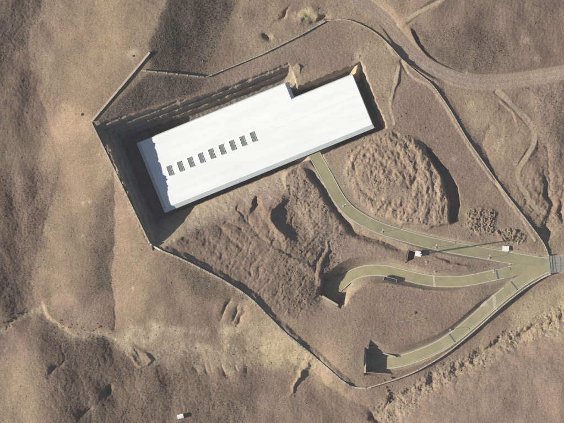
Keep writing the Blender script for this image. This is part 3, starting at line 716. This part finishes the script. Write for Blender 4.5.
# ------------------------------------------------------------------ perimeter walls
def wall(name_label, cat, pts, h=2.0, th=.45, cw=.75, mat_w=None, post_every=10, step=2.0, name='perimeter_wall', cop=M_CONC, posts=True):
    P = np.array(pts, float); L = np.hypot(*np.diff(P, axis=0).T); acc = np.r_[0, np.cumsum(L)]
    n = max(2, int(acc[-1] / step)); ts = np.linspace(0, acc[-1], n + 1)
    ts = np.unique(np.r_[ts, acc]); u = np.interp(ts, acc, P[:, 0]); v = np.interp(ts, acc, P[:, 1])
    Z = HZ(u, v); Zs = Z.copy()
    for _ in range(3): Zs[1:-1] = .25 * Zs[:-2] + .5 * Zs[1:-1] + .25 * Zs[2:]
    Z = np.maximum(Zs, Z - .1)
    x, y = X(u), Y(v); mx_, my_ = x[len(x) // 2], y[len(y) // 2]; z0 = Z[len(Z) // 2]
    root = thing(name, name_label, cat, (mx_, my_, z0)); x = x - mx_; y = y - my_; Z = Z - z0
    tx = np.gradient(x); ty = np.gradient(y); q = np.hypot(tx, ty); nx, ny = -ty / q, tx / q
    def sweep(nm, half, zb, zt, m):
        vs = []; m_ = len(x)
        for i in range(m_):
            for s_, zz in ((-1, zb), (1, zb), (1, zt), (-1, zt)): vs.append((x[i] + nx[i] * half * s_, y[i] + ny[i] * half * s_, Z[i] + zz))
        fs = [(4 * i + j, 4 * i + (j + 1) % 4, 4 * i + 4 + (j + 1) % 4, 4 * i + 4 + j) for i in range(m_ - 1) for j in range(4)]
        fs += [(0, 1, 2, 3), tuple(4 * (m_ - 1) + j for j in (3, 2, 1, 0))]
        MB().add(vs, fs).build(nm, m, root)
    sweep('wall_panel', th / 2, -1.5, h, mat_w or M_CONC2)
    sweep('coping', cw / 2, h + .003, h + .16, cop)
    if posts:
        pm = MB().box(-.32, .32, -.38, .38, -1.0, h + .28).mesh('post'); pm.materials.append(M_CONC)
        for t in np.arange(post_every / 2, acc[-1], post_every):
            i = int(np.argmin(np.abs(ts - t))); o = link('post', pm, None, root)
            o.location = (x[i], y[i], Z[i]); o.rotation_euler = (0, 0, math.atan2(ty[i], tx[i]))
    return root
sp = lambda p: [tuple(q) for q in spline(p, 3)]
wall('thick pale wall running straight down the hillside beside the scrub covered plot', 'wall', [(151, 54), (147, 59), (93.5, 122)], 1.3, .8, 1.2, M_CONC, 14)
wall('thin pale wall along the rim of the pit at the narrow shaded end of the hall', 'wall', [(93, 123.4), (121, 182), (150, 243)], 1.0, .45, .9)
wall('short pale wall branching off below the dark scrub ridge', 'wall', [(143, 72), (175, 75), (204.5, 78)], 1.4, .4, .8)
wall('straight low wall along the sandy bank behind the long side of the hall', 'wall', [(206, 78), (262, 55), (300, 36), (325, 22)], 1.3, .4, .55, None, 12, cop=M_CONC2)
wall('curved pale wall following the inside of the dirt road bend', 'wall', sp([(326, 21.5), (345, 20.5), (362, 26), (377, 35), (390, 47), (401, 59), (416, 72), (430, 83), (436, 90)]), .8, .3, .5)
wall('long straight pale wall with a patrol track running down to the gate', 'wall', sp([(436.6, 90.8), (450, 110), (466, 137), (482, 160), (505, 192), (527, 220), (544, 243), (549.5, 255.5)]), .8, .3, .55)
wall('long curving pale wall from the pit corner down past both tunnel mouths', 'wall', sp([(150.5, 244), (163, 251), (180, 258), (206, 271), (228, 283), (250, 298), (268, 316), (285, 333), (308, 352), (330, 371), (343, 382), (354, 388), (366, 389)]), 1.1, .45, 1.0, M_CONC)
wall('pale wall along the lower edge of the road from the tunnel mouth to the gate', 'wall', sp([(367, 389), (380, 385), (396, 380), (414, 373), (430, 364.5), (444, 356), (461, 343), (481, 326), (503, 306.5), (524, 290), (539, 280.5), (546, 276.5), (551.5, 274.5)]), 1.4, .4, .75)

# ------------------------------------------------------------------ gate
gx, gy = X(550.4), Y(265); gz = gate_z
g = thing('entrance_gate', 'steel double leaf gate across the road between the two pale walls', 'gate', (gx, gy, gz), math.atan2(Y(274.3) - Y(255.7), X(551.5) - X(549.4)))
gl = 9.4 * S
for s_ in (-1, 1):
    MB().box(s_ * gl - .35, s_ * gl + .35, -.35, .35, -.6, 2.4).build('gate_post', M_CONC, g)
    f = MB(); x0, x1 = sorted((s_ * (gl - .4), s_ * .06))
    for z in (.25, 1.1, 1.9): f.box(x0, x1, -.06, .06, z, z + .12)
    for i in range(13):
        x = x0 + .06 + (x1 - x0 - .12) * i / 12; f.tube((x, 0, .2), (x, 0, 2.0), .035, n=6)
    f.build('gate_leaf', M_STEEL, g)
vb = thing('vehicle_barrier', 'dark rectangular barrier grille set into the grey road outside the gate', 'road barrier', (X(557.3), Y(264.6), -6.09))
f = MB()
for x0, x1, y0, y1 in ((-2.6, 2.6, 4.3, 4.6), (-2.6, 2.6, -4.6, -4.3), (-2.6, -2.3, -4.3, 4.3), (2.3, 2.6, -4.3, 4.3)): f.box(x0, x1, y0, y1, -.1, .16)
f.build('frame', M_STEEL, vb)
f = MB()
for i in range(9): f.box(-2.3, 2.3, -4.0 + i * .95, -3.72 + i * .95, .02, .11)
f.build('grille', M_CONC2, vb)

# ------------------------------------------------------------------ tunnel portals
def portal(label, u, v, z, face_deg, width, height, wings):
    """face_deg: direction the mouth faces, degrees ccw from east; local +x = out of the tunnel"""
    r = thing('tunnel_portal', label, 'tunnel portal', (X(u), Y(v), z), R(face_deg))
    hw = width / 2; ow, oh = 3.6, 4.6
    arch = [(-ow, 0)] + [(ow * math.cos(t), oh - 2.2 + 2.2 * math.sin(t)) for t in np.linspace(math.pi, 0, 13)] + [(ow, 0)]
    outer = [(-hw, 0), (-hw, height), (hw, height), (hw, 0)]
    mb = MB(); th = .9
    # headwall with arched opening: strips between outline and arch
    m = len(arch); vs = []; 
    out_pts = []
    for (a, b) in arch:
        if b <= .01: out_pts.append((-hw if a < 0 else hw, 0))
        else:
            t = (a / ow)
            out_pts.append((hw * t if b > oh - 2.2 + .01 else (-hw if a < 0 else hw), height if b > oh - 2.2 + .01 else height))
    for x in (0.0, -th):
        vs += [(x, a, b) for a, b in arch] + [(x, a, b) for a, b in out_pts]
    n = 2 * m; fs = []
    for i in range(m - 1):
        fs.append((i, i + 1, m + i + 1, m + i)); fs.append((n + i, n + m + i, n + m + i + 1, n + i + 1)); fs.append((i, n + i, n + i + 1, i + 1))
        fs.append((m + i, m + i + 1, n + m + i + 1, n + m + i))
    mb.add(vs, fs).build('headwall', M_CONC, r)
    MB().box(-1.0, .12, -hw - .25, hw + .25, height + .003, height + .35).build('parapet', M_CONC, r)
    dm = MB(); dm.box(-.7, -.55, -ow - .1, ow + .1, 0, oh + .05)
    door = dm.build('tunnel_door', M_DARK, r)
    MB().box(-.55, -.42, -.12, .12, .1, oh - .3).build('door_post', M_STEEL, door)
    for s_, ln, ang in wings:
        wv = MB(); c, q = math.cos(R(ang)), math.sin(R(ang)) * s_
        # tapering wing wall
        p0 = (0.02, s_ * hw); p1 = (ln * c, s_ * hw + ln * q); nx, ny = -q * .25, c * .25
        h0, h1 = height + .1, height * .45
        vs = []
        for (px, py), h_ in ((p0, h0), (p1, h1)):
            for sg in (-1, 1):
                vs += [(px + nx * sg, py + ny * sg, -.5), (px + nx * sg, py + ny * sg, h_)]
        wv.add(vs, [(0, 1, 5, 4), (2, 6, 7, 3), (1, 3, 7, 5), (0, 4, 6, 2), (0, 2, 3, 1), (4, 5, 7, 6)])
        wv.build('wing_wall', M_CONC, r)
    return r
portal('concrete tunnel mouth with a slanting pale parapet at the end of the middle road', 330.6, 300.3, -5.1, math.degrees(math.atan2(14.5, 8.6)), 17.5 * S, 7.5, [])
portal('concrete tunnel mouth with upright pale parapet and wing walls on the lowest road', 366.2, 360.6, -8.25, -1.5, 24.5 * S, 6.6, [(-1, 15.5, 3), (1, 13.5, 12)])
rw = thing('retaining_wall', 'pale low retaining wall on the bank just above the lowest tunnel mouth road', 'retaining wall', (X(386), Y(354.5), hz(386, 354.5)), R(-17))
MB().box(-6.2, 6.2, -.25, .25, -1.5, .7).build('wall_panel', M_CONC2, rw); MB().box(-6.3, 6.3, -.4, .4, .703, .85).build('coping', M_CONC, rw)

# ------------------------------------------------------------------ mast, shaft, huts, small structures
hut = thing('mast_hut', 'small white square hut beside the dark shaft at the foot of the mast', 'hut', (X(418.2), Y(253.8), hz(418.2, 254)), R(-8))
MB().box(-1.5, 1.5, -1.3, 1.3, -.8, 2.3).build('wall', M_WHITE, hut)
rf = MB(); rf.box(-1.75, 1.75, -1.55, 1.55, 2.303, 2.5); rf.build('roof', M_WHITE, hut, .04)
MB().box(-.45, .45, -1.36, -1.301, 0, 2.0).build('door', M_STEEL, hut)
ms_u, ms_v = 420.5, 254.2; mz = hz(ms_u, ms_v); MH = 27.0
ms = thing('lattice_mast', 'tall thin lattice mast throwing a long narrow shadow across the road', 'mast', (X(ms_u), Y(ms_v), mz))
MB().box(-.8, .8, -.8, .8, -.6, .3).build('base_block', M_CONC, ms, .04)
def corner(i, z): r_ = .52 * (1 - .45 * z / MH); t = 2 * math.pi * i / 3 + .4; return Vector((r_ * math.cos(t), r_ * math.sin(t), z))
for i in range(3): MB().tube(corner(i, .3), corner(i, MH), .12, .09, 6).build('leg', M_STEEL, ms)
br = MB(); nz_ = 22
for j in range(nz_):
    z0, z1 = .3 + (MH - .3) * j / nz_, .3 + (MH - .3) * (j + 1) / nz_
    for i in range(3):
        br.tube(corner(i, z0), corner((i + 1) % 3, z1), .065, n=4); br.tube(corner(i, z1), corner((i + 1) % 3, z1), .055, n=4)
br.build('bracing', M_STEEL, ms)
MB().tube((0, 0, MH - .5), (0, 0, MH + 2), .05, .02, 6).build('lightning_rod', M_STEEL, ms)
# shaft rim
sh = thing('shaft', 'dark open rectangular shaft sunk in the ground next to the white hut', 'shaft', (X(411.5), Y(256), 0))
SP = [(409, 250.3), (415.5, 252), (414, 259), (407, 262)]
mb = MB()
for i in range(4):
    a, b = SP[i], SP[(i + 1) % 4]
    pa = Vector((X(a[0]) - X(411.5), Y(a[1]) - Y(256), 0)); pb = Vector((X(b[0]) - X(411.5), Y(b[1]) - Y(256), 0))
    dd = (pb - pa).normalized(); nn = Vector((-dd.y, dd.x, 0)) * .22
    if nn.dot(-(pa + pb)) > 0: nn = -nn
    za, zb = max(hz(*a), -9), max(hz(*b), -9); zt = max(hz(a[0] + (a[0] - 411.5) * .35, a[1] + (a[1] - 256) * .35), hz(b[0] + (b[0] - 411.5) * .35, b[1] + (b[1] - 256) * .35)) + .03
    ps = [pa, pb, pb + nn * 2, pa + nn * 2]
    mb.add([(p.x, p.y, -4.8) for p in ps] + [(p.x, p.y, zt) for p in ps], [(0, 1, 2, 3), (4, 5, 6, 7), (0, 1, 5, 4), (1, 2, 6, 5), (2, 3, 7, 6), (3, 0, 4, 7)])
mb.build('lining', M_STONE, sh)
kb = thing('equipment_box', 'small cream concrete box just above the road nearest the gate', 'equipment box', (X(506.3), Y(248.6), hz(506.3, 248.6)), R(-4))
MB().box(-1.75, 1.75, -1.35, 1.35, -.5, .9).build('body', M_CONC, kb, .04); MB().box(-1.95, 1.95, -1.55, 1.55, .903, 1.05).build('lid', M_WHITE, kb)
vh = thing('white_hut', 'lone small white hut on the open slope at the foot of the photo', 'hut', (X(180.2), Y(416.6), hz(180.2, 416.6)), R(14))
MB().box(-2.0, 2.0, -1.3, 1.3, -.6, 2.2).build('wall', M_WHITE, vh); vh.scale = (.85, .85, .9)
rf = MB(); rf.add([(-2.2, -1.5, 2.2), (2.2, -1.5, 2.2), (2.2, 1.5, 2.2), (-2.2, 1.5, 2.2), (-2.2, 0, 2.75), (2.2, 0, 2.75)], [(0, 1, 5, 4), (3, 4, 5, 2), (0, 4, 3), (1, 2, 5), (0, 3, 2, 1)]); rf.build('roof', M_WHITE, vh)
MB().box(-.45, .45, -1.36, -1.301, 0, 1.9).build('door', M_STEEL, vh)
cv = thing('culvert_inlet', 'open concrete culvert inlet sunk in the ground below the middle road', 'culvert', (X(390.5), Y(279.6), hz(390.5, 281)), R(-13))
f = MB(); f.box(-4, 4, .85, 1.1, -1, .55); f.box(-4, -3.75, -1.1, .85, -1, .55); f.box(3.75, 4, -1.1, .85, -1, .55); f.build('wall', M_CONC2, cv)
MB().box(-3.75, 3.75, -1.0, .85, -.5, .06).build('floor', M_DARK, cv)
pp = thing('low_pipe', 'long thin low pipe lying on the slope between the two lower roads', 'pipe', (X(410), Y(320.5), hz(410, 320.5)), R(7))
za = hz(396, 322) - hz(410, 320.5); zb = hz(425, 318.7) - hz(410, 320.5)
MB().tube((-8.7, 0, za + .45), (0, 0, .5), .24, n=10).tube((0, 0, .5), (9, 0, zb + .45), .24, n=10).build('pipe_run', M_CONC2, pp)
for x, z in ((-8, za), (-4, za / 2), (0, 0), (4, zb / 2), (8, zb)): MB().box(x - .25, x + .25, -.45, .45, z - .6, z + .3).build('support', M_CONC2, pp)

# transverse drain grates and slabs on the roads
def on_road(R_, u):
    i = upto(R_, u); t = R_[min(i + 1, len(R_) - 1)] - R_[i - 1]; return R_[i], math.atan2(-t[1], t[0])
for R_, u, lab in ((ROAD_B, 499, 'dark drain grate across the middle road close to the gate'), (ROAD_C, 515, 'dark drain grate across the lowest road close to the gate'), (ROAD_C, 454, 'narrow drain grate across the lowest road halfway to the tunnel mouth')):
    p, a = on_road(R_, u); r = thing('drain_grate', lab, 'drain grate', (X(p[0]), Y(p[1]), p[2]), a)
    MB().box(-.45, .45, -3.4, 3.4, -.1, .032).build('channel', M_DARK, r)
    f = MB()
    for i in range(22): f.box(-.42, .42, -3.3 + i * .31, -3.18 + i * .31, .033, .06)
    f.build('bars', M_STEEL, r)
for R_, u, lab, wd in ((ROAD_C, 496, 'pale concrete slab crossing the lowest road below the drain grate', 1.0), (ROAD_B, 434.5, 'pale concrete slab crossing the middle road at its lowest bend', .7)):
    p, a = on_road(R_, u); r = tag(MB().box(-wd, wd, -4.6, 4.6, -.1, .06).build('crossing_slab', M_CONC, None, .02), lab, 'slab')
    r.location = (X(p[0]), Y(p[1]), p[2]); r.rotation_euler = (0, 0, a + (R(-35) if wd > .9 else R(12)))
pad = tag(MB().prism([(-2.2, -2), (2.6, -1.2), (1.2, 2.2), (-1.6, 1.6)], -.4, .15).build('concrete_pad', M_CONC, None, .03), 'irregular pale concrete pad on the upper verge of the lowest road', 'concrete pad')
pad.location = (X(485), Y(304), hz(485, 304))

# ------------------------------------------------------------------ street lamps
def make_lamp():
    r = thing('street_lamp', 'x', 'street lamp')
    MB().box(-.55, .55, -.55, .55, -.5, .35).build('base_block', M_CONC, r, .04)
    MB().tube((0, 0, .35), (0, 0, 5.2), .09, .06, 8).build('pole', M_STEEL, r)
    MB().tube((0, 0, 5.15), (1.3, 0, 5.45), .045, .04, 6).build('arm', M_STEEL, r)
    h = MB().box(1.0, 1.9, -.16, .16, 5.42, 5.56).build('lamp_head', M_WHITE, r, .03)
    return r
LAMPS = [(343.3, 206, 40, 'street lamp on the outer verge where the top road bends below the hall'), (382, 232, 75, 'street lamp below the top road between its bend and the white mast hut'),
         (436, 247.5, 78, 'street lamp on the verge below the top road, just beyond the mast hut'), (489.5, 258, 80, 'street lamp in the narrow wedge between the top and middle roads'),
         (426.8, 262, 250, 'street lamp on the bank between mast hut and middle road'), (435, 271.5, 270, 'street lamp at the edge of the pale slab on the middle road'),
         (494, 269.8, 262, 'street lamp on the upper edge of the middle road near its drain grate'), (451, 330, 300, 'street lamp above the lowest road near the narrow drain grate')]
proto = make_lamp()
for i, (u, v, a, lab) in enumerate(LAMPS):
    o = proto if i == 0 else copy_tree(proto)
    o.location = (X(u), Y(v), hz(u, v)); o.rotation_euler = (0, 0, R(a)); tag(o, lab, group='street lamps along the paved roads')

# ------------------------------------------------------------------ scrub and loose stones
ICO = bmesh.new(); bmesh.ops.create_icosphere(ICO, subdivisions=1, radius=1)
IV = np.array([v.co[:] for v in ICO.verts]); IF = np.array([[v.index for v in f.verts] for f in ICO.faces]); ICO.free()
def scatter(name, dens, count, r0, r1, flat, m, jit=.35, seed=3, power=2.2):
    g = np.random.default_rng(seed)
    inside = (U > -25) & (U < 590) & (V > -25) & (V < 448)
    p = np.where(inside, dens * offroad * sstep(2, 5, d_track), 0)
    p[(A_ > -30) & (A_ < 248) & (N_ > -10) & (N_ < 100) & (pitcut > .05)] = 0
    p = p.ravel(); p = p / p.sum()
    c = g.choice(p.size, count, p=p)
    u = U.ravel()[c] + g.uniform(-.5, .5, count) * STEP; v = V.ravel()[c] + g.uniform(-.5, .5, count) * STEP
    z = HZ(u, v); r = r0 + (r1 - r0) * g.random(count) ** power
    n = len(IV); q = g.random(count) * 6.283
    vs = IV[None] * (1 + g.uniform(-jit, jit, (count, n, 1))) * r[:, None, None]
    sx = g.uniform(.75, 1.35, (count, 1))
    x = vs[..., 0] * sx; y = vs[..., 1] / sx; zz = vs[..., 2] * flat + (r * flat * .45)[:, None]
    cx, sn = np.cos(q)[:, None], np.sin(q)[:, None]
    co = np.stack([X(u)[:, None] + x * cx - y * sn, Y(v)[:, None] + x * sn + y * cx, z[:, None] + zz], -1).reshape(-1, 3)
    fc = (IF[None] + (np.arange(count) * n)[:, None, None]).reshape(-1, 3)
    return tag(link(name, fast_mesh(name, co, fc, False), m), kind='stuff')
dens = .016 + .8 * m_nw * sstep(-.5, .5, n2 + .4) + 1.1 * m_ridge + .8 * m_plot + .9 * m_ne * sstep(-.6, .3, n2) + .8 * m_s * sstep(-.5, .4, n2) + .5 * m_v2 + .3 * m_w + .6 * m_sw + .3 * m_e
tag(scatter('scrub', dens * (1 - .8 * m_wash) * (1 - .8 * m_mound), 34000, .10, .30, .45, M_SCRUB), 'low dry scrub dotted over the dark hillsides', 'scrub')
dst = .02 + .3 * m_mound + .5 * m_slope * sstep(260, 290, U) + .7 * m_bluff +   .12 * m_wash + .3 * sstep(40, 15, np.hypot(U - 548, V - 210)) + .8 * soft([(466, 212), (497, 210), (498, 230), (470, 236)], 4) + .5 * soft([(495, 233), (525, 232), (522, 246), (500, 244)], 4)
tag(scatter('loose_stones', dst, 6000, .09, .48, .6, M_STONE, .3, 5, 3.5), 'loose pale stones over mound, banks and wash', 'stones')

# single boulders and bushes one can make out
def boulder_mesh(seed, r):
    g = np.random.default_rng(seed); bm = bmesh.new(); bmesh.ops.create_icosphere(bm, subdivisions=3, radius=r)
    dirs = g.normal(size=(13, 3)); dirs /= np.linalg.norm(dirs, axis=1)[:, None]; cut = g.uniform(.45, .8, 13)
    for v in bm.verts:
        for d_, c_ in zip(dirs, cut):
            k_ = v.co.dot(Vector(d_)) / r
            if k_ > c_: v.co -= Vector(d_) * (k_ - c_) * r
        v.co.z *= .75
    me = bpy.data.meshes.new('boulder'); bm.to_mesh(me); bm.free(); me.materials.append(M_STONE); return me
bms = [boulder_mesh(40 + i, 1.0) for i in range(4)]
def boulders(spots, label, group):
    for i, (u, v, r) in enumerate(spots):
        o = tag(link('boulder', bms[i % 4]), label, 'boulder', group)
        o.location = (X(u), Y(v), hz(u, v) + r * .3); o.scale = (r, r * (.8 + .1 * (i % 4)), r); o.rotation_euler = (0, 0, i * 1.7)
g = np.random.default_rng(9)
boulders([(470 + 26 * g.random(), 212 + 20 * g.random(), .45 + .7 * g.random()) for _ in range(22)], 'angular pale boulder in the rubble heap beside the dark mound face', 'boulders in the rubble heap')
boulders([(497 + 26 * g.random(), 231 + 12 * g.random(), .5 + .8 * g.random()) for _ in range(12)], 'pale boulder in the small heap above the road by the gate', 'boulders by the gate road')
boulders([(384 + 8 * g.random(), 374 + 36 * g.random(), .5 + .7 * g.random()) for _ in range(8)], 'pale boulder at the foot of the eroded bluff below the lowest road', 'boulders under the bluff')
boulders([(196.5, 410, .65)], 'single pale boulder on the bare slope next to the lone white hut', None)
boulders([(414.5, 313, 1.0)], 'single boulder on the slope just above the low pipe', None)
def bush_mesh(seed):
    g = np.random.default_rng(seed); vs = []; fs = []
    for k_ in range(150):
        th, ph = g.random() * 6.283, g.random() * 1.5; rr = (.45 + .55 * g.random() ** .5)
        c = np.array([math.cos(th) * math.cos(ph) * rr, math.sin(th) * math.cos(ph) * rr, math.sin(ph) * rr * .9 + .05])
        a, b = g.normal(size=3), g.normal(size=3); a /= np.linalg.norm(a); b /= np.linalg.norm(b); s_ = .17
        n_ = len(vs); vs += [tuple(c + a * s_), tuple(c + b * s_), tuple(c - a * s_), tuple(c - b * s_)]; fs.append((n_, n_ + 1, n_ + 2, n_ + 3))
    me = bpy.data.meshes.new('crown'); me.from_pydata(vs, [], fs); me.materials.append(M_BUSH); return me
bush = [bush_mesh(i) for i in range(3)]
stem = MB()
for k_ in range(5): stem.tube((0, 0, -.2), (.4 * math.cos(k_ * 1.3), .4 * math.sin(k_ * 1.3), .55), .05, .02, 5)
stem_me = stem.mesh('stem'); stem_me.materials.append(M_WOOD)
def bushes(spots, label, group):
    for i, (u, v, r) in enumerate(spots):
        t = thing('bush', label, 'bush', (X(u), Y(v), hz(u, v)), i * 2.1, group); t.scale = (r, r, r * .8)
        link('crown', bush[i % 3], None, t); link('stem', stem_me, None, t)
bushes([(2 + 26 * q, 329 - 19 * q + g.uniform(-7, 3), .3 + .25 * g.random()) for q in g.random(24)], 'dark little bush in the row beside the dry gully', 'bushes along the dry gully')
bushes([(52 + 60 * q, 322 + 8 * q + g.uniform(-5, 5), .28 + .22 * g.random()) for q in g.random(26)], 'dark little bush on the bank of the pale dry wash', 'bushes along the pale wash')
bushes([(84, 115.3, 1.0)], 'single dark bush just outside the pit corner of the thick wall', None)
bushes([(135, 57.5, .8)], 'single dark bush on the pale patch by the upper end of the thick wall', None)

# ------------------------------------------------------------------ the air between the hills and the camera
hm = bpy.data.materials.new('haze'); hm.use_nodes = True; n = hm.node_tree.nodes; n.clear()
ho = n.new('ShaderNodeOutputMaterial'); pv = n.new('ShaderNodeVolumePrincipled')
pv.inputs['Density'].default_value = 2.0e-5; pv.inputs['Color'].default_value = (.93, .92, 1.0, 1); pv.inputs['Anisotropy'].default_value = 0.0
hm.node_tree.links.new(pv.outputs[0], ho.inputs['Volume'])
ext_x = max(abs(X(ua[0])), abs(X(ua[-1]))) + 20; ext_y = max(abs(Y(va[0])), abs(Y(va[-1]))) + 20
hb = MB().box(-ext_x, ext_x, -ext_y, ext_y, float(H.min()) - 1.0, cam.location.z + 15).build('haze', hm)
tag(hb, 'thin pale dust haze in the air above the hills', 'haze', kind='stuff')
